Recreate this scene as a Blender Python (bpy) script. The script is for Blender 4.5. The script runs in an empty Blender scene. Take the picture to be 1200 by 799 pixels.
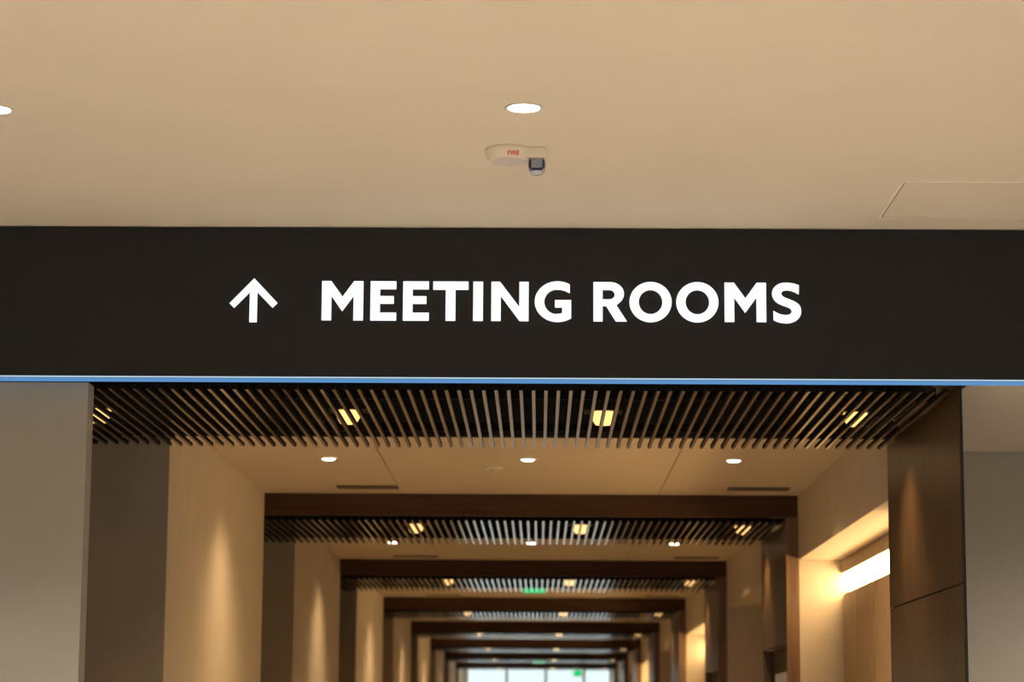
import bpy, bmesh, math, random
from mathutils import Vector, Matrix
random.seed(7)
C = bpy.context.scene.collection
SC = bpy.context.scene
R = math.radians
EYE = 1.55                     # camera height above the floor; heights below are given above the floor

# ------------------------------------------------------------------ camera
TILT, YAW, ROLL = 0.1606, 0.0121, 0.0062
cd = bpy.data.cameras.new('camera')
cd.lens = 85.0; cd.sensor_width = 36.0; cd.sensor_fit = 'HORIZONTAL'
cd.clip_start = 0.05; cd.clip_end = 300
cd.dof.use_dof = True; cd.dof.focus_distance = 8.35; cd.dof.aperture_fstop = 4.4
cd.dof.aperture_blades = 0
cam = bpy.data.objects.new('camera', cd); C.objects.link(cam)
cam.matrix_world = (Matrix.Translation((0, 0, EYE)) @ Matrix.Rotation(YAW, 4, 'Z')
                    @ Matrix.Rotation(math.pi/2 + TILT, 4, 'X') @ Matrix.Rotation(ROLL, 4, 'Z'))
SC.camera = cam

# ------------------------------------------------------------------ world (daylight beyond the glass)
w = bpy.data.worlds.new('daylight'); SC.world = w; w.use_nodes = True
nt = w.node_tree; nt.nodes.clear()
tc = nt.nodes.new('ShaderNodeTexCoord'); sx = nt.nodes.new('ShaderNodeSeparateXYZ')
rp = nt.nodes.new('ShaderNodeValToRGB'); bg = nt.nodes.new('ShaderNodeBackground'); wo = nt.nodes.new('ShaderNodeOutputWorld')
rp.color_ramp.elements[0].position = 0.0; rp.color_ramp.elements[0].color = (0.80, 0.87, 0.89, 1)
rp.color_ramp.elements[1].position = 1.0; rp.color_ramp.elements[1].color = (0.34, 0.58, 0.92, 1)
nt.links.new(tc.outputs['Generated'], sx.inputs[0]); nt.links.new(sx.outputs['Z'], rp.inputs[0])
nt.links.new(rp.outputs[0], bg.inputs[0]); nt.links.new(bg.outputs[0], wo.inputs[0])
bg.inputs[1].default_value = 0.70
sd_ = bpy.data.lights.new('sun', 'SUN'); sd_.energy = 8.0; sd_.angle = R(0.6); sd_.color = (1.0, 0.97, 0.93)
sun = bpy.data.objects.new('sun', sd_); C.objects.link(sun); sun.location = (10, 80, 40)
sun.rotation_euler = (R(-60), 0, R(-20))     # shines down the far forecourt, towards the building

# light levels (watts) of the lamps in the place
P_LOBBY, P_BAY, P_SLAT = 182, 25, 20
E_LOBBY_COL = (1.0, 0.905, 0.79); E_WARM = (1.0, 0.66, 0.32)

# ------------------------------------------------------------------ exposure
SC.view_settings.view_transform = 'Standard'; SC.view_settings.look = 'None'
SC.view_settings.exposure = 1.0; SC.view_settings.gamma = 1.0
SC.view_settings.use_curve_mapping = False
SC.cycles.sample_clamp_indirect = 4.0

# ------------------------------------------------------------------ materials
def mat(name, col, rough=0.6, metal=0.0, var=0.06, scale=6.0, bump=0.0, spec=0.5):
    m = bpy.data.materials.new(name); m.use_nodes = True
    n = m.node_tree; b = n.nodes['Principled BSDF']
    b.inputs['Roughness'].default_value = rough; b.inputs['Metallic'].default_value = metal
    b.inputs['Specular IOR Level'].default_value = spec
    t = n.nodes.new('ShaderNodeTexCoord'); no = n.nodes.new('ShaderNodeTexNoise')
    no.inputs['Scale'].default_value = scale; no.inputs['Detail'].default_value = 4
    r = n.nodes.new('ShaderNodeValToRGB')
    r.color_ramp.elements[0].position = 0.3; r.color_ramp.elements[1].position = 0.7
    r.color_ramp.elements[0].color = tuple(c*(1-var) for c in col) + (1,)
    r.color_ramp.elements[1].color = tuple(min(1, c*(1+var)) for c in col) + (1,)
    n.links.new(t.outputs['Object'], no.inputs['Vector']); n.links.new(no.outputs[0], r.inputs[0])
    n.links.new(r.outputs[0], b.inputs['Base Color'])
    if bump:
        n2 = n.nodes.new('ShaderNodeTexNoise'); n2.inputs['Scale'].default_value = 180
        n.links.new(t.outputs['Object'], n2.inputs['Vector'])
        bp = n.nodes.new('ShaderNodeBump'); bp.inputs['Strength'].default_value = bump; bp.inputs['Distance'].default_value = 0.002
        n.links.new(n2.outputs[0], bp.inputs['Height']); n.links.new(bp.outputs[0], b.inputs['Normal'])
    return m

def wood(name, c0, c1, rough=0.35, axis='Z', spec=0.5):
    m = bpy.data.materials.new(name); m.use_nodes = True
    n = m.node_tree; b = n.nodes['Principled BSDF']; b.inputs['Roughness'].default_value = rough
    b.inputs['Specular IOR Level'].default_value = spec
    t = n.nodes.new('ShaderNodeTexCoord'); mp = n.nodes.new('ShaderNodeMapping')
    mp.inputs['Scale'].default_value = {'Z': (14, 14, 0.7), 'X': (0.7, 14, 14), 'Y': (14, 0.7, 14)}[axis]
    no = n.nodes.new('ShaderNodeTexNoise'); no.inputs['Scale'].default_value = 2.2
    no.inputs['Detail'].default_value = 8; no.inputs['Distortion'].default_value = 0.6
    r = n.nodes.new('ShaderNodeValToRGB')
    r.color_ramp.elements[0].position = 0.32; r.color_ramp.elements[1].position = 0.72
    r.color_ramp.elements[0].color = c0 + (1,); r.color_ramp.elements[1].color = c1 + (1,)
    n.links.new(t.outputs['Object'], mp.inputs[0]); n.links.new(mp.outputs[0], no.inputs['Vector'])
    n.links.new(no.outputs[0], r.inputs[0]); n.links.new(r.outputs[0], b.inputs['Base Color'])
    return m

def glow(name, col, strength):
    m = bpy.data.materials.new(name); m.use_nodes = True
    n = m.node_tree; n.nodes.clear()
    e = n.nodes.new('ShaderNodeEmission'); o = n.nodes.new('ShaderNodeOutputMaterial')
    e.inputs[0].default_value = col + (1,); e.inputs[1].default_value = strength
    n.links.new(e.outputs[0], o.inputs[0]); return m

def clear_glass(name, tint=(0.95, 0.98, 0.98), rough=0.02):
    m = bpy.data.materials.new(name); m.use_nodes = True
    n = m.node_tree; n.nodes.clear()
    tr = n.nodes.new('ShaderNodeBsdfTransparent'); gl = n.nodes.new('ShaderNodeBsdfGlossy')
    fr = n.nodes.new('ShaderNodeFresnel'); mx = n.nodes.new('ShaderNodeMixShader'); o = n.nodes.new('ShaderNodeOutputMaterial')
    tr.inputs[0].default_value = tint + (1,); gl.inputs['Roughness'].default_value = rough; fr.inputs[0].default_value = 1.45
    n.links.new(fr.outputs[0], mx.inputs[0]); n.links.new(tr.outputs[0], mx.inputs[1]); n.links.new(gl.outputs[0], mx.inputs[2])
    n.links.new(mx.outputs[0], o.inputs[0]); return m

M = dict(
    lobby_ceiling=mat('warm_white_ceiling_paint', (0.78, 0.71, 0.60), 0.9, var=0.015, scale=2),
    plaster=mat('warm_plaster', (0.60, 0.53, 0.44), 0.85, var=0.03, bump=0.15),
    side_wall=mat('lightened_wall_covering', (0.42, 0.395, 0.335), 0.85, var=0.03, bump=0.3),  # lobby wall covering lightened, making up for light missing on side wall
    lobby_wall=mat('grey_beige_wall_covering', (0.33, 0.315, 0.28), 0.85, var=0.03, bump=0.3),
    bay_ceiling=mat('corridor_ceiling_paint', (0.70, 0.60, 0.46), 0.85, var=0.02, scale=3),
    floor=mat('polished_stone_floor', (0.40, 0.35, 0.29), 0.6, var=0.1, scale=1.5, spec=0.3),
    black=mat('matte_black', (0.006, 0.0055, 0.005), 0.7, var=0.1),
    fascia=mat('charcoal_sign_panel', (0.0155, 0.0155, 0.0155), 0.55, var=0.10, scale=30, spec=0.25),
    slat=wood('walnut_slat', (0.062, 0.032, 0.016), (0.125, 0.068, 0.037), 0.18, 'Y'),
    slat_side=mat('shade_black_slat_side', (0.0045, 0.0035, 0.003), 0.8, spec=0.2),  # blackened to paint in the shade between the slats
    taupe=mat('dark_taupe_wall', (0.28, 0.235, 0.175), 0.8, var=0.04),  # darker colour given to the front-facing wall ends
    beam=wood('dark_walnut_beam', (0.042, 0.018, 0.006), (0.078, 0.034, 0.012), 0.5, 'X', 0.2),
    front=wood('lamplit_walnut_edge', (0.10, 0.048, 0.020), (0.22, 0.11, 0.045), 0.35, 'Z'),  # lightened so the alcove lamp's light on the boards is in the colour
    panel=wood('walnut_panel', (0.046, 0.026, 0.012), (0.108, 0.062, 0.029), 0.34, 'Z', 0.4),
    door_panel=mat('beige_alcove_panel', (0.44, 0.33, 0.22), 0.55, var=0.05),
    valance=mat('taupe_valance', (0.40, 0.32, 0.24), 0.7),
    white_plastic=mat('cream_white_plastic', (0.80, 0.74, 0.62), 0.4, var=0.01),
    bright_trim=mat('white_hatch_trim', (0.93, 0.89, 0.80), 0.5, var=0.01),
    grey_plastic=mat('pale_grey_grille', (0.66, 0.62, 0.62), 0.5, var=0.02),
    chrome=mat('chrome', (0.75, 0.76, 0.80), 0.12, 1.0, var=0.02),
    red=mat('red_print', (0.70, 0.035, 0.02), 0.6, var=0.02),
    metal=mat('window_frame_metal', (0.55, 0.66, 0.68), 0.4, 0.3),
    dark_metal=mat('dark_metal', (0.03, 0.025, 0.02), 0.45, 0.6),
    slot=mat('dark_air_slot', (0.10, 0.07, 0.042), 0.7),
    silver=mat('silver_reflector', (0.85, 0.87, 0.92), 0.38, 0.25, var=0.02),
    pale_board=mat('pale_notice_board', (0.70, 0.72, 0.74), 0.3, var=0.02),
    paving=mat('outdoor_paving', (0.45, 0.45, 0.43), 0.9),
    pane=clear_glass('window_glass', (0.91, 0.96, 0.95)),
    lens_glass=clear_glass('strobe_lens_glass', (0.90, 0.93, 0.98), 0.08),
    blue_glass=mat('dark_blue_prism', (0.03, 0.05, 0.14), 0.15, var=0.1),
    letter=glow('backlit_white_letter', (0.92, 0.97, 1.0), 0.72),
    edge_white=glow('emissive_edge_white', (0.62, 0.82, 0.95), 0.42),
    edge_blue=glow('emissive_edge_blue', (0.15, 0.40, 0.80), 0.36),  # edge strips carry their colour as plain emission
    lamp_white=glow('lamp_diffuser_white', (1.0, 0.97, 0.92), 5.0),
    lamp_bay=glow('lamp_diffuser_warm', (1.0, 0.90, 0.66), 5.0),
    lamp_slat=glow('lamp_lens_amber', (1.0, 0.56, 0.19), 0.9),
    lamp_alcove=glow('alcove_lamp_diffuser', (1.0, 0.64, 0.27), 11.0),
    exit_green=glow('backlit_exit_green', (0.0, 0.60, 0.17), 0.55),
)

# ------------------------------------------------------------------ builders
def link_mesh(name, bm, m, parent=None, smooth=False):
    me = bpy.data.meshes.new(name); bm.to_mesh(me); bm.free()
    for x in (m if isinstance(m, (list, tuple)) else [m]): me.materials.append(x)
    if smooth:
        for p in me.polygons: p.use_smooth = True
    o = bpy.data.objects.new(name, me); C.objects.link(o)
    if parent is not None: o.parent = parent
    return o

def add_box(bm, x0, x1, y0, y1, z0, z1):
    vs = [bm.verts.new((x, y, z)) for x in (x0, x1) for y in (y0, y1) for z in (z0, z1)]
    for f in ((0, 1, 3, 2), (4, 6, 7, 5), (0, 4, 5, 1), (2, 3, 7, 6), (0, 2, 6, 4), (1, 5, 7, 3)):
        bm.faces.new([vs[i] for i in f])

def box(name, x0, x1, y0, y1, z0, z1, m, parent=None, bevel=0.0):
    bm = bmesh.new(); add_box(bm, x0, x1, y0, y1, z0, z1)
    bmesh.ops.recalc_face_normals(bm, faces=bm.faces)
    if bevel: bmesh.ops.bevel(bm, geom=bm.edges[:], offset=bevel, segments=2, affect='EDGES')
    return link_mesh(name, bm, m, parent)

def lathe(name, prof, m, parent=None, n=48, smooth=True, loc=(0, 0, 0)):
    """prof: (radius, z) pairs turned about Z"""
    bm = bmesh.new(); rings = []
    for r, z in prof:
        if r < 1e-6: rings.append([bm.verts.new((loc[0], loc[1], z + loc[2]))])
        else: rings.append([bm.verts.new((loc[0] + r*math.cos(2*math.pi*k/n), loc[1] + r*math.sin(2*math.pi*k/n), z + loc[2])) for k in range(n)])
    for a, b in zip(rings, rings[1:]):
        for k in range(n):
            k2 = (k+1) % n
            if len(a) == 1 and len(b) == 1: continue
            if len(a) == 1: bm.faces.new((a[0], b[k], b[k2]))
            elif len(b) == 1: bm.faces.new((a[k], b[0], a[k2]))
            else: bm.faces.new((a[k], b[k], b[k2], a[k2]))
    bmesh.ops.recalc_face_normals(bm, faces=bm.faces)
    return link_mesh(name, bm, m, parent, smooth)

def tag(o, label, cat, group=None):
    o['label'] = label; o['category'] = cat
    if group: o['group'] = group
    return o

def thing(name, label, cat, loc=(0, 0, 0), group=None):
    o = bpy.data.objects.new(name, None); C.objects.link(o); o.location = loc
    o.empty_display_size = 0.1
    return tag(o, label, cat, group)

def struct(o, label=None):
    o['kind'] = 'structure'
    if label: o['label'] = label
    return o

def copy_tree(root, loc):
    r = root.copy(); C.objects.link(r); r.location = loc
    for ch in list(root.children):
        c = ch.copy(); C.objects.link(c); c.parent = r
        for g in ch.children:
            d = g.copy(); C.objects.link(d); d.parent = c
    return r

def spot(parent, loc, energy, col, angle=70, blend=0.6, radius=0.03):
    ld = bpy.data.lights.new('lamp_light', 'SPOT'); ld.energy = energy; ld.color = col
    ld.spot_size = R(angle); ld.spot_blend = blend; ld.shadow_soft_size = radius
    o = bpy.data.objects.new('lamp_light', ld); C.objects.link(o); o.location = loc
    o.parent = parent
    return o

# ------------------------------------------------------------------ layout
D1, DP, NP = 8.309, 5.262, 8                 # first portal, spacing, number of portals
D = [D1 + i*DP for i in range(NP)]
XL, XR = -1.553, 1.447                       # corridor sides
ZC = EYE + 1.325                             # corridor ceiling
ZB = EYE + 1.203                             # beam undersides
ZS = EYE + 1.180                             # slat undersides
ZL = EYE + 1.7175                            # lobby ceiling
YF = 8.160                                   # face of the sign fascia
YW = 49.2                                    # window wall at the far end
S = 1.72                                     # depth of the slatted zone
YBACK, LX = -7.0, 5.0                        # back and half-width of the lobby

# ------------------------------------------------------------------ structure: lobby
struct(box('floor', -LX, LX, YBACK, YW+0.3, -0.12, 0.0, M['floor']))
struct(box('ceiling', -LX, LX, YBACK, D1, ZL, ZL+0.12, M['lobby_ceiling']))
struct(box('wall_left', -LX, XL, 8.20, D1, 0, EYE+1.178, M['lobby_wall']))
struct(box('wall_left', -LX-0.15, -LX, YBACK, 11, 0, ZL+0.12, M['lobby_wall']))
struct(box('wall_right', LX, LX+0.15, YBACK, 11, 0, ZL+0.12, M['lobby_wall']))
struct(box('wall_right', 1.72, LX, 10.34, 10.48, 0, ZB, M['side_wall']))
struct(box('ceiling', 1.485, LX, D1, 10.48, ZB, ZB+0.1, M['plaster']))
struct(box('wall_front', -LX, LX, D1-0.005, D1+0.0, ZB+0.1, ZL+0.12, M['black']))
struct(box('wall_back', -LX, LX, YBACK-0.12, YBACK, ZL-0.35, ZL+0.12, M['lobby_wall']))
for i, x in enumerate((-5, -2.5, 0, 2.5, 5)):
    struct(box('trim_1', x-0.05, x+0.05, YBACK-0.12, YBACK, 0, ZL-0.35, M['metal']))

def portal_light(loc, rot, sx_, sy_):
    ld = bpy.data.lights.new('window_portal', 'AREA'); ld.shape = 'RECTANGLE'; ld.size = sx_; ld.size_y = sy_
    ld.cycles.is_portal = True
    o = bpy.data.objects.new('window_portal', ld); C.objects.link(o); o.location = loc; o.rotation_euler = rot
portal_light((0, YBACK-0.2, (ZL-0.35)/2), (R(90), 0, 0), 2*LX, ZL-0.35)
portal_light((0, YW+0.25, ZC/2), (R(-90), 0, 0), 3.0, ZC)

# ------------------------------------------------------------------ structure: corridor
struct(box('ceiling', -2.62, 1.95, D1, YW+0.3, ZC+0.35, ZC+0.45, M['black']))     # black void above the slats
struct(box('wall_left', -2.62, -2.45, D1, YW+0.3, 0, ZC+0.35, M['plaster']))
for i in range(NP):
    y0 = D[i] + S; y1 = D[i+1] if i+1 < NP else YW
    struct(box('wall_left', -2.45, XL, y0+0.03, y1, 0, ZC+0.35, M['plaster']))
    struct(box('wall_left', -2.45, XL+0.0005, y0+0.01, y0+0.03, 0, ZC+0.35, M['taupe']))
    # right side: bulkhead over an alcove, the alcove's back wall, and its near end
    ya = 10.057 if i == 0 else y0
    struct(box('wall_right', XR, 1.735, ya, y1, EYE+0.965, ZC+0.35, M['plaster']))
    struct(box('wall_right', 1.735, 1.95, 10.48 if i == 0 else ya, y1, 0, ZC+0.35, M['plaster']))
    if i > 0:
        struct(box('wall_right', XR+0.002, 1.95, D[i], y0, 0, ZC+0.35, M['plaster']))
    else:
        struct(box('wall_right', XR+0.006, 1.72, 9.99, 10.05, 0, ZB, M['plaster']))
        struct(box('wall_right', 1.70, 1.72, 10.05, 10.34, 0, ZB, M['plaster']))
        struct(box('wall_right', XR, 1.95, D1+0.05, 10.05, ZB+0.1, ZC+0.35, M['black']))
    # corridor ceiling: three plasterboard fields with recessed joints under one backing slab
    c = struct(box('ceiling', XL, XR, y0-0.02, y1, ZC+0.012, ZC+0.06, M['slot']))
    for a, b in ((XL, -0.780), (-0.774, 0.662), (0.668, XR)):
        box('panel', a, b, y0-0.02, y1, ZC, ZC+0.012, M['bay_ceiling'], c)

# far window: frame, mullions, panes
wf = box('window_1', -1.553, XR, YW, YW+0.14, ZC-0.07, ZC, M['metal']); struct(wf)
box('frame', -1.553, -1.43, YW, YW+0.14, 0, ZC-0.07, M['metal'], wf)
box('frame', 1.40, XR, YW, YW+0.14, 0, ZC-0.07, M['metal'], wf)
mx = (-1.43, -0.66, 0.13, 0.90, 1.40)
for x in mx[1:-1]: box('mullion', x-0.03, x+0.03, YW, YW+0.10, 0, ZC-0.07, M['metal'], wf)
for a, b in zip(mx, mx[1:]): box('pane', a+0.03, b-0.03, YW+0.05, YW+0.058, 0.0, ZC-0.07, M['pane'], wf)
struct(box('wall_end', -2.62, XL, YW, YW+0.15, 0, ZC+0.35, M['plaster']))
struct(box('wall_end', XR, 1.95, YW, YW+0.15, 0, ZC+0.35, M['plaster']))
struct(box('wall_end', XL, XR, YW, YW+0.15, ZC, ZC+0.35, M['plaster']))
struct(box('ground', -30, 30, YW+0.3, 110, -0.15, -0.05, M['paving']))

# ------------------------------------------------------------------ wooden portals with slats
ORD = ['first', 'second', 'third', 'fourth', 'fifth', 'sixth', 'seventh', 'last']
PITCH, SX0 = 0.0437, -0.025
NL, NR = 53, 33
def slat_bm(x=0.0, bm=None):
    bm = bm or bmesh.new()
    t = 0.0060; y0, ym, y1 = 0.055, 1.545, S + 0.055
    z0, z1, z2 = ZS, ZS+0.015, ZS+0.017
    pts = [(y0, z0), (y1, z0), (y1, z1), (ym, z1), (ym, z2), (y0, z2)]
    a = [bm.verts.new((x-t, p, q)) for p, q in pts]; b = [bm.verts.new((x+t, p, q)) for p, q in pts]
    bm.faces.new(a); bm.faces.new(b[::-1])
    for k in range(6): bm.faces.new((a[k], b[k], b[(k+1) % 6], a[(k+1) % 6]))
    bmesh.ops.recalc_face_normals(bm, faces=bm.faces)
    for f in bm.faces: f.material_index = 0 if f.normal.z < -0.9 else 1
    return bm
slat_mesh = None
def fill_portal(t, i):
    global slat_mesh
    box('front_beam', XL, XR, 0.002, 0.045, ZB, ZC+0.3, M['beam'], t)
    box('front_beam', -2.44, XL-0.002, 0.002, 0.045, ZB, ZC+0.3, M['beam'], t)
    box('back_beam', -2.44, XR, 1.55, 1.60, ZS+0.021, ZC+0.3, M['black'], t)
    for y in (0.42, 1.36):
        box('carrier_rail', -2.44, XR-0.01, y-0.012, y+0.012, ZS+0.018, ZS+0.05, M['slat_side'], t)
    xs = [SX0 + k*PITCH for k in range(-NL, NR+1)]
    if i >= 1: xs = [x for x in xs if x < 1.365]
    if i < 4:
        for x in xs:
            if slat_mesh is None:
                o = link_mesh('slat', slat_bm(), [M['slat'], M['slat_side']], t); slat_mesh = o.data
            else:
                o = bpy.data.objects.new('slat', slat_mesh); C.objects.link(o); o.parent = t
            o.location = (x, 0, 0)
    else:
        bm = bmesh.new()
        for x in xs: slat_bm(x, bm)
        link_mesh('slats', bm, [M['slat'], M['slat_side']], t)['kind'] = 'stuff'

for i in range(NP):
    where = {0: 'nearest walnut slat portal, directly behind the black sign, with tall flush side panel',
             1: 'second walnut slat portal from the sign, with deep beam and niche in its side panel',
             7: 'last and smallest walnut slat portal, right before the bright end window'}.get(
        i, ORD[i] + ' walnut slat portal from the sign, down the corridor')
    t = thing('wooden_portal', where, 'portal', (0, D[i], 0), 'walnut slat portals along the corridor')
    fill_portal(t, i)
    if i == 0:
        box('upper_panel', XR, XR+0.006, 0.004, 1.745, EYE+0.5185, ZB-0.002, M['panel'], t)
        box('lower_panel', XR+0.001, XR+0.006, 0.004, 1.745, 0, EYE+0.512, M['panel'], t)
        e = box('edge_trim', XR+0.001, XR+0.010, -0.008, 0.002, 0, ZB-0.002, M['black'], t)
        box('back_board', XR+0.0062, XR+0.0095, 0.004, 1.68, 0, ZB-0.002, M['black'], t)
    else:
        box('front_board', 1.378, XR, 0.0, 0.04, 0, ZB-0.002, M['front'], t)
        box('upper_panel', 1.378, 1.40, 0.042, 1.5, EYE+0.507, ZB-0.002, M['panel'], t)
        box('niche_panel', 1.43, XR, 0.042, 1.5, 0, EYE+0.505, M['beam'], t)
        box('rear_board', 1.378, 1.43, 1.455, 1.5, 0, EYE+0.505, M['panel'], t)
        if i < 4: box('notice_plate', 1.415, 1.429, 0.25, 1.1, EYE-0.30, EYE+0.355, M['pale_board'], t)

# ------------------------------------------------------------------ sign fascia
sg = thing('overhead_sign', 'wide black overhead sign with glowing white words and an up arrow', 'sign', (0, YF, 0))
ZS0, ZS1 = EYE+1.195, ZL-0.003
box('panel', -LX+0.01, LX-0.01, 0, 0.13, ZS0, ZS1, M['fascia'], sg)
box('edge_strip', -LX+0.01, LX-0.01, -0.003, 0.03, ZS0-0.0042, ZS0, M['edge_white'], sg)['label'] = 'thin white glowing edge line'
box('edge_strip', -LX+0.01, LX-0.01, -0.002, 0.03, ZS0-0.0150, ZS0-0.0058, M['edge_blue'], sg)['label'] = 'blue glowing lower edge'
box('edge_channel', -LX+0.01, LX-0.01, 0.0, 0.035, ZS0-0.0058, ZS0-0.0042, M['dark_metal'], sg)

def glyph(name, loops, m, parent, depth=0.003, xf=None):
    cu = bpy.data.curves.new(name, 'CURVE'); cu.dimensions = '2D'; cu.fill_mode = 'BOTH'; cu.extrude = depth
    for lp in loops:
        s = cu.splines.new('POLY'); s.points.add(len(lp)-1); s.use_cyclic_u = True
        for p, (x, y) in zip(s.points, lp): p.co = (x, y, 0, 1)
    tmp = bpy.data.objects.new('glyph_source', cu); C.objects.link(tmp)
    bpy.context.view_layer.update()
    me = bpy.data.meshes.new_from_object(tmp.evaluated_get(bpy.context.evaluated_depsgraph_get()))
    bpy.data.objects.remove(tmp); bpy.data.curves.remove(cu)
    me.name = name; me.materials.clear(); me.materials.append(m)
    me.transform(xf if xf is not None else Matrix.Rotation(math.pi/2, 4, 'X'))
    o = bpy.data.objects.new(name, me); C.objects.link(o); o.parent = parent
    return o

def ell(cx, cy, rx, ry, a0=0, a1=360, n=48, close=True):
    k = n if close else n+1
    return [(cx + rx*math.cos(R(a0+(a1-a0)*j/n)), cy + ry*math.sin(R(a0+(a1-a0)*j/n))) for j in range(k)]
# letter outlines, cap height 1, baseline 0
G_M = [[(0, 0), (0, 1), (.233, 1), (.52, .60), (.807, 1), (1.04, 1), (1.04, 0), (.80, 0), (.80, .625), (.515, .232), (.238, .625), (.238, 0)]]
G_E = [[(0, 0), (0, 1), (.645, 1), (.645, .80), (.238, .80), (.238, .622), (.585, .622), (.585, .428), (.238, .428), (.238, .20), (.65, .20), (.65, 0)]]
G_F = [[(0, 0), (0, 1), (.645, 1), (.645, .80), (.238, .80), (.238, .60), (.585, .60), (.585, .40), (.238, .40), (.238, 0)]]
G_T = [[(0, 1), (.885, 1), (.885, .793), (.56, .793), (.56, 0), (.318, 0), (.318, .793), (0, .793)]]
G_I = [[(0, 0), (0, 1), (.243, 1), (.243, 0)]]
G_N = [[(0, 0), (0, 1), (.215, 1), (.704, .355), (.704, 1), (.935, 1), (.935, 0), (.71, 0), (.235, .64), (.235, 0)]]
G_O = [ell(.529, .497, .529, .513), ell(.529, .497, .298, .309)]
def q(zx, zy, x0, yb, k=303.0): return ((zx-x0)/k, (yb-zy)/k)
G_G = [[q(a, b, 246, 406) for a, b in
        ([(420 + 174*math.cos(R(t)), 255 - 157*math.sin(R(t))) for t in range(58, 304, 6)] +
         [(523, 384), (523, 243), (400, 243), (400, 300), (455, 300), (455, 343), (436, 349)] +
         [(412 + 94*math.cos(R(t)), 257 - 95*math.sin(R(t))) for t in range(264, 84, -8)] +
         [(440, 163), (478, 172), (513, 190)])]]
G_R = [[q(a, b, 706, 408) for a, b in
        ([(706, 408), (706, 105), (836, 105)] +
         [(836 + 102*math.sin(R(t)), 195 - 90*math.cos(R(t))) for t in range(10, 140, 10)] +
         [(880, 283), (960, 408), (876, 408), (803, 290), (775, 290), (775, 408)])],
       [q(a, b, 706, 408) for a, b in
        ([(775, 165), (828, 165)] + [(828 + 40*math.sin(R(t)), 201.5 - 36.5*math.cos(R(t))) for t in range(15, 180, 15)] + [(828, 238), (775, 238)])]]
S_PTS = [(1102, 130), (1060, 116), (1010, 110), (985, 111.5), (960, 116), (938, 126), (920, 140), (907, 156), (900, 175), (897.5, 190), (898, 205), (902, 222), (912, 241),
         (926, 258), (945, 272), (967, 283), (990, 291), (1010, 298), (1028, 306), (1040, 316), (1046, 329), (1044, 342), (1034, 353), (1018, 359), (1000, 361), (978, 359), (955, 354), (930, 343), (907, 328),
         (907, 400), (930, 411), (960, 420), (1000, 425), (1030, 422.5), (1058, 414), (1080, 402), (1097, 387), (1109, 369), (1116, 348), (1117, 322), (1112, 300), (1103, 283), (1090, 270), (1073, 259), (1050, 248), (1020, 236), (992, 225),
         (976, 214), (968, 202), (968, 189), (975, 178), (990, 171), (1012, 169), (1040, 173), (1070, 183), (1100, 200)]
G_S = [[q(a, b, 897, 415) for a, b in S_PTS]]
CAPH = 0.1362
PXM = 1.631/555*8.16/8.19                   # metres per photograph pixel on the sign face
def sx_at(u): return -0.748*8.16/8.19 + (u-380)*PXM
ZBASE = EYE + 1.396*8.16/8.19
for g, u in ((G_M, 377.8), (G_E, 434.8), (G_E, 473.0), (G_T, 508.2), (G_I, 555.2), (G_N, 576.4), (G_G, 627.2),
             (G_R, 695.9), (G_O, 738.0), (G_O, 792.7), (G_M, 849.2), (G_S, 904.6)):
    xf = Matrix.Translation((sx_at(u), -0.002, ZBASE)) @ Matrix.Rotation(math.pi/2, 4, 'X') @ Matrix.Scale(CAPH, 4, (1, 0, 0)) @ Matrix.Scale(CAPH, 4, (0, 1, 0))
    glyph('letter', g, M['letter'], sg, 0.003, xf)
arrow = [[((a-251)/303., (400-b)/303.) for a, b in ((253, 78), (433, 268), (397, 305), (278, 184), (278, 417), (222, 417), (222, 184), (103, 307), (68, 272))]]
glyph('arrow', arrow, M['letter'], sg, 0.003, Matrix.Translation((sx_at(297.7), -0.002, ZBASE)) @ Matrix.Rotation(math.pi/2, 4, 'X') @ Matrix.Scale(CAPH, 4, (1, 0, 0)) @ Matrix.Scale(CAPH, 4, (0, 1, 0)))

# ------------------------------------------------------------------ lobby ceiling fittings
def lobby_downlight(label):
    t = thing('downlight', label, 'ceiling light', (0, 0, ZL), 'round downlights in the lobby ceiling')
    lathe('trim_ring', [(0.044, 0.0), (0.0545, 0.0), (0.0545, -0.003), (0.050, -0.004), (0.044, -0.002), (0.044, 0.0)], M['white_plastic'], t)
    lathe('diffuser', [(0, -0.0015), (0.044, -0.0015)], M['lamp_white'], t)
    spot(t, (0, 0, -0.02), P_LOBBY, E_LOBBY_COL, 115, 0.8, 0.05)
    return t
dl = lobby_downlight('bright round downlight in the lobby ceiling, above the fire alarm')
dl.location = (-0.05, 6.54, ZL)
o = copy_tree(dl, (-1.535, 6.575, ZL)); o['label'] = 'round downlight cut by the left edge of the photo'
o = copy_tree(dl, (1.42, 6.54, ZL)); o['label'] = 'round downlight just outside the right edge of the photo'
for y, rown in ((4.0, 'first'), (1.4, 'second'), (-1.2, 'third')):
    for x, side in ((-1.5, 'left'), (-0.05, 'middle'), (1.42, 'right')):
        o = copy_tree(dl, (x, y, ZL)); o['label'] = 'out-of-frame round lobby downlight, %s row above the viewer, %s' % (rown, side)
o = copy_tree(dl, (3.3, 9.15, ZB)); o['label'] = 'added out-of-frame downlight to brighten the side-passage wall'  # added lamp, spread wide to brighten the side-passage wall
for ch in o.children:
    if ch.type == 'LIGHT':
        ch.data = ch.data.copy(); ch.data.spot_size = R(165); ch.data.spot_blend = 1.0; ch.data.energy = 165

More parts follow.
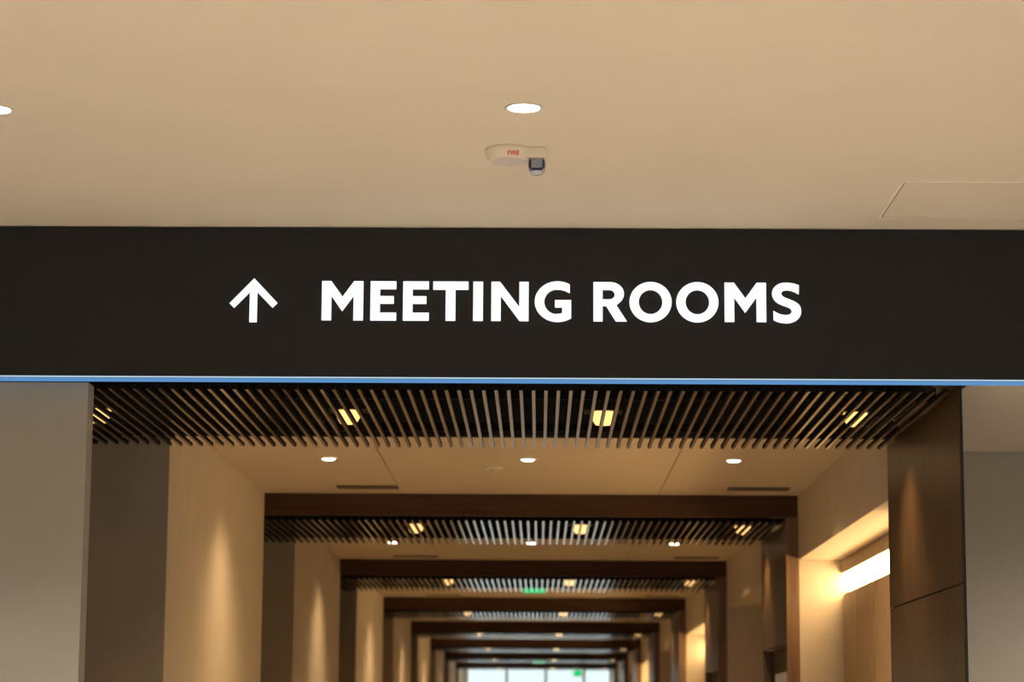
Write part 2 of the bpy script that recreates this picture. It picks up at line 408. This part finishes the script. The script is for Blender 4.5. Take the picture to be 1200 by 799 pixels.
fa = thing('fire_alarm', 'cream ceiling fire alarm with red FIRE print and clear strobe', 'fire alarm', (-0.097, 7.035, ZL))
lathe('body', [(0.0, 0.0), (0.071, 0.0), (0.0725, -0.006), (0.071, -0.014), (0.067, -0.024), (0.061, -0.032), (0.055, -0.036), (0.0, -0.036)], M['white_plastic'], fa)
lathe('speaker_grille', [(0.0, -0.0385), (0.049, -0.0385), (0.052, -0.0375), (0.052, -0.036)], M['grey_plastic'], fa)
box('strobe_housing', 0.045, 0.109, -0.045, 0.030, -0.031, -0.0005, M['white_plastic'], fa, 0.004)
bm = bmesh.new()
prof = [(0.0265, 0.0), (0.026, -0.015), (0.0235, -0.032), (0.019, -0.043), (0.012, -0.046)]
rings = []
for r, z in prof:
    ring = []
    for k in range(20):
        a = 2*math.pi*k/20; ca, sa = math.cos(a), math.sin(a)
        s_ = 1/ max(abs(ca), abs(sa))**0.5
        ring.append(bm.verts.new((0.083 + r*ca*s_, -0.005 + r*sa*s_, -0.031 + z)))
    rings.append(ring)
for a, b in zip(rings, rings[1:]):
    for k in range(20): bm.faces.new((a[k], b[k], b[(k+1) % 20], a[(k+1) % 20]))
bm.faces.new(rings[-1]); bmesh.ops.recalc_face_normals(bm, faces=bm.faces)
ln = link_mesh('strobe_lens', bm, M['lens_glass'], fa, True); ln['label'] = 'clear faceted strobe lens'
bm = bmesh.new()
for s_ in (-1, 1):                              # folded reflector inside the lens
    v = [bm.verts.new(p) for p in ((0.083, -0.008, -0.034), (0.083, -0.008, -0.070), (0.083 + s_*0.022, -0.022, -0.070), (0.083 + s_*0.022, -0.022, -0.034))]
    bm.faces.new(v)
v = [bm.verts.new(p) for p in ((0.063, -0.022, -0.066), (0.103, -0.022, -0.066), (0.103, 0.012, -0.074), (0.063, 0.012, -0.074))]; bm.faces.new(v)
link_mesh('reflector', bm, M['silver'], ln)
lathe('flash_tube', [(0, -0.038), (0.004, -0.038), (0.004, -0.066), (0, -0.066)], M['pale_board'], ln, 10, True, (0.083, -0.018, 0))
box('lens_prism', 0.066, 0.100, -0.0265, -0.0235, -0.068, -0.060, M['blue_glass'], ln)
for x_ in (0.0605, 0.1000): box('lens_prism', x_, x_+0.005, -0.024, -0.020, -0.060, -0.034, M['blue_glass'], ln)
slope = Matrix.Translation((-0.004, -0.0640, -0.0300)) @ Matrix.Rotation(R(112), 4, 'X')
xcur = 0.0
for g, adv in ((G_F, .80), (G_I, .40), (G_R, .92), (G_E, .80)):
    glyph('letter', g, M['red'], fa, 0.0004, slope @ Matrix.Translation((xcur*0.0125, 0, 0.0022)) @ Matrix.Scale(0.0125, 4, (1, 0, 0)) @ Matrix.Scale(0.0125, 4, (0, 1, 0)))
    xcur += adv

ap = thing('access_panel', 'square access hatch in the lobby ceiling above the right of the sign', 'access panel', (1.13, 7.43, ZL))
box('gap_backing', 0.009, 0.567, 0.009, 0.542, -0.0003, 0, M['valance'], ap)
box('hatch', 0.016, 0.56, 0.016, 0.535, -0.0015, -0.0003, M['lobby_ceiling'], ap)
for n_, (a, b, c_, d_) in enumerate(((0, 0.576, 0, 0.010), (0, 0.576, 0.541, 0.551), (0, 0.010, 0.010, 0.541), (0.566, 0.576, 0.010, 0.541))):
    box('frame_bar', a, b, c_, d_, -0.002, 0, M['bright_trim'], ap)

# ------------------------------------------------------------------ corridor lamps
SLX = (-1.746, -0.758, 0.247, 1.233)
POS4 = ('far left by the wall', 'left of centre', 'right of centre', 'far right')
def slat_lamp():
    t = thing('slat_lamp', 'x', 'lamp', (0, 0, 0), 'amber lamps among the portal slats')
    lathe('lens', [(0, 0.0), (0.030, 0.0), (0.036, 0.008), (0.046, 0.026), (0.048, 0.050)], M['lamp_slat'], t, 20)
    box('bracket', -0.075, 0.075, -0.065, 0.065, 0.050, 0.062, M['dark_metal'], t)
    spot(t, (0, 0, -0.03), P_SLAT*1.15, E_WARM, 116, 1.0, 0.05)
    return t
sl = slat_lamp(); first = True; side_light = None; alc = []
for i in range(NP):
    for k, x in enumerate(SLX):
        if i == 0 and k == 3: x = 1.240
        loc = (x, D[i] + 1.15, ZS + 0.019)
        o = sl if first else copy_tree(sl, loc)
        o.location = loc; first = False
        if k == 0:
            for ch in o.children:
                if ch.type == 'LIGHT':
                    if side_light is None:
                        side_light = ch.data.copy(); side_light.spot_size = R(70); side_light.energy = P_SLAT*0.4
                    alc.append(ch)
        o['label'] = 'amber lamp in the slats of the %s portal, %s' % (ORD[i] if i < 7 else 'last', POS4[k])

for ch in alc: ch.data = side_light          # weaker, narrower lamps over the side openings
BX = (-1.037, -0.062, 0.945)
POS3 = ('left', 'middle', 'right')
BAY = ['nearest corridor ceiling bay', 'second corridor ceiling bay', 'third corridor ceiling bay', 'fourth corridor ceiling bay',
       'fifth corridor ceiling bay', 'sixth corridor ceiling bay', 'seventh corridor ceiling bay', 'last corridor ceiling bay by the window']
def bay_light():
    t = thing('downlight', 'x', 'ceiling light', (0, 0, 0), 'round downlights in the corridor ceiling')
    lathe('trim_ring', [(0.034, 0.0), (0.046, 0.0), (0.046, -0.003), (0.034, -0.006), (0.034, 0)], M['white_plastic'], t, 28)
    lathe('diffuser', [(0, -0.014), (0.024, -0.012), (0.034, -0.006)], M['lamp_bay'], t, 28)
    spot(t, (0, 0, -0.03), P_BAY, E_WARM, 130, 0.9, 0.04)
    return t
bl = bay_light(); first = True
for i in range(NP):
    for k, x in enumerate(BX):
        loc = (x, D[i] + 3.47 if i < 7 else D[i] + 2.6, ZC)
        o = bl if first else copy_tree(bl, loc)
        o.location = loc; first = False
        o['label'] = '%s round downlight of three in the %s' % (POS3[k], BAY[i])
# slot air diffusers and a smoke detector
df = thing('air_diffuser', 'x', 'air vent', (0, 0, 0), 'slot air diffusers in the corridor ceiling')
box('rim', 0, 0.35, 0, 0.23, -0.0006, 0, M['bay_ceiling'], df)
for y in (0.012, 0.122): box('slot', 0.006, 0.344, y, y+0.096, -0.0012, -0.0006, M['slot'], df)
box('divider_blade', 0.004, 0.346, 0.109, 0.121, -0.002, -0.0006, M['dark_metal'], df)
first = True
for i in range(4):
    for k, x in enumerate((-1.122, 1.018)):
        loc = (x, D[i] + 4.78, ZC)
        o = df if first else copy_tree(df, loc)
        o.location = loc; first = False
        o['label'] = 'dark slot air vent at the %s of the %s' % (('left', 'right')[k], BAY[i])
sd = thing('smoke_detector', 'small smoke detector beside the middle light of the nearest corridor bay', 'smoke detector', (-0.235, 12.18, ZC))
lathe('base', [(0, 0), (0.045, 0), (0.045, -0.006), (0.040, -0.010), (0.025, -0.012), (0, -0.012)], M['white_plastic'], sd)
lathe('sensor_head', [(0.022, -0.012), (0.022, -0.020), (0.016, -0.024), (0, -0.024)], M['grey_plastic'], sd)

# ------------------------------------------------------------------ alcoves: linear lamp and wall panels
def alcove(i):
    ya = 10.50 if i == 0 else D[i] + S + 0.05
    y1 = D[i+1] - 0.005
    c = thing('panelled_front', 'tall beige panelled front at the back of the %s right-hand alcove' % ORD[i], 'wall panelling', (1.735, ya, 0), 'panelled fronts of the lit alcoves')
    wd = 0.62; a = y1 - ya
    while a > 0.02:
        b = max(0, a - wd)
        box('panel', -0.044, -0.006, b+0.009, a-0.009, 0, EYE+0.775, M['door_panel'], c, 0.004)
        a = b
    box('carcass', -0.010, -0.001, 0, y1-ya, 0, EYE+0.77, M['slot'], c)
    l = thing('strip_lamp', 'bright warm strip lamp over the beige panels of the %s right-hand alcove' % ORD[i], 'strip lamp', (1.735, ya, 0), 'strip lamps in the alcoves')
    box('valance', -0.050, -0.001, 0, y1-ya, EYE+0.888, EYE+0.963, M['valance'], l)
    bm = bmesh.new(); L = y1-ya-0.01
    pr = [(-0.002, EYE+0.780), (-0.004, EYE+0.780), (-0.046, EYE+0.886), (-0.002, EYE+0.886)]
    a_ = [bm.verts.new((p, 0, q_)) for p, q_ in pr]; b_ = [bm.verts.new((p, L, q_)) for p, q_ in pr]
    bm.faces.new(a_); bm.faces.new(b_[::-1])
    for k in range(4): bm.faces.new((a_[k], b_[k], b_[(k+1) % 4], a_[(k+1) % 4]))
    bmesh.ops.recalc_face_normals(bm, faces=bm.faces)
    link_mesh('diffuser', bm, M['lamp_alcove'], l)
for i in (0, 2, 4): alcove(i)

# ------------------------------------------------------------------ exit signs
def exit_sign(x, y, z, sx_, sz_, label, top):
    t = thing('exit_sign', label, 'exit sign', (x, y, z), 'green exit signs down the corridor')
    box('housing', -sx_/2-0.012, sx_/2+0.012, 0.0, 0.035, -sz_/2-0.010, sz_/2+0.010, M['white_plastic'], t)
    box('face', -sx_/2, sx_/2, -0.003, 0.0, -sz_/2, sz_/2, M['exit_green'], t)
    if top is not None: box('mount', -0.02, 0.02, 0.005, 0.03, sz_/2+0.010, top - z, M['white_plastic'], t)
exit_sign(-0.05, 21.55, EYE+1.258, 0.19, 0.062, 'green exit sign hung below the third corridor bay', ZC)
exit_sign(0.0, 43.0, EYE+1.258, 0.19, 0.075, 'tiny green exit sign hung before the last portal', ZC)
exit_sign(0.77, YW-0.04, EYE+1.20, 0.15, 0.13, 'green exit sign on the end window', ZC)
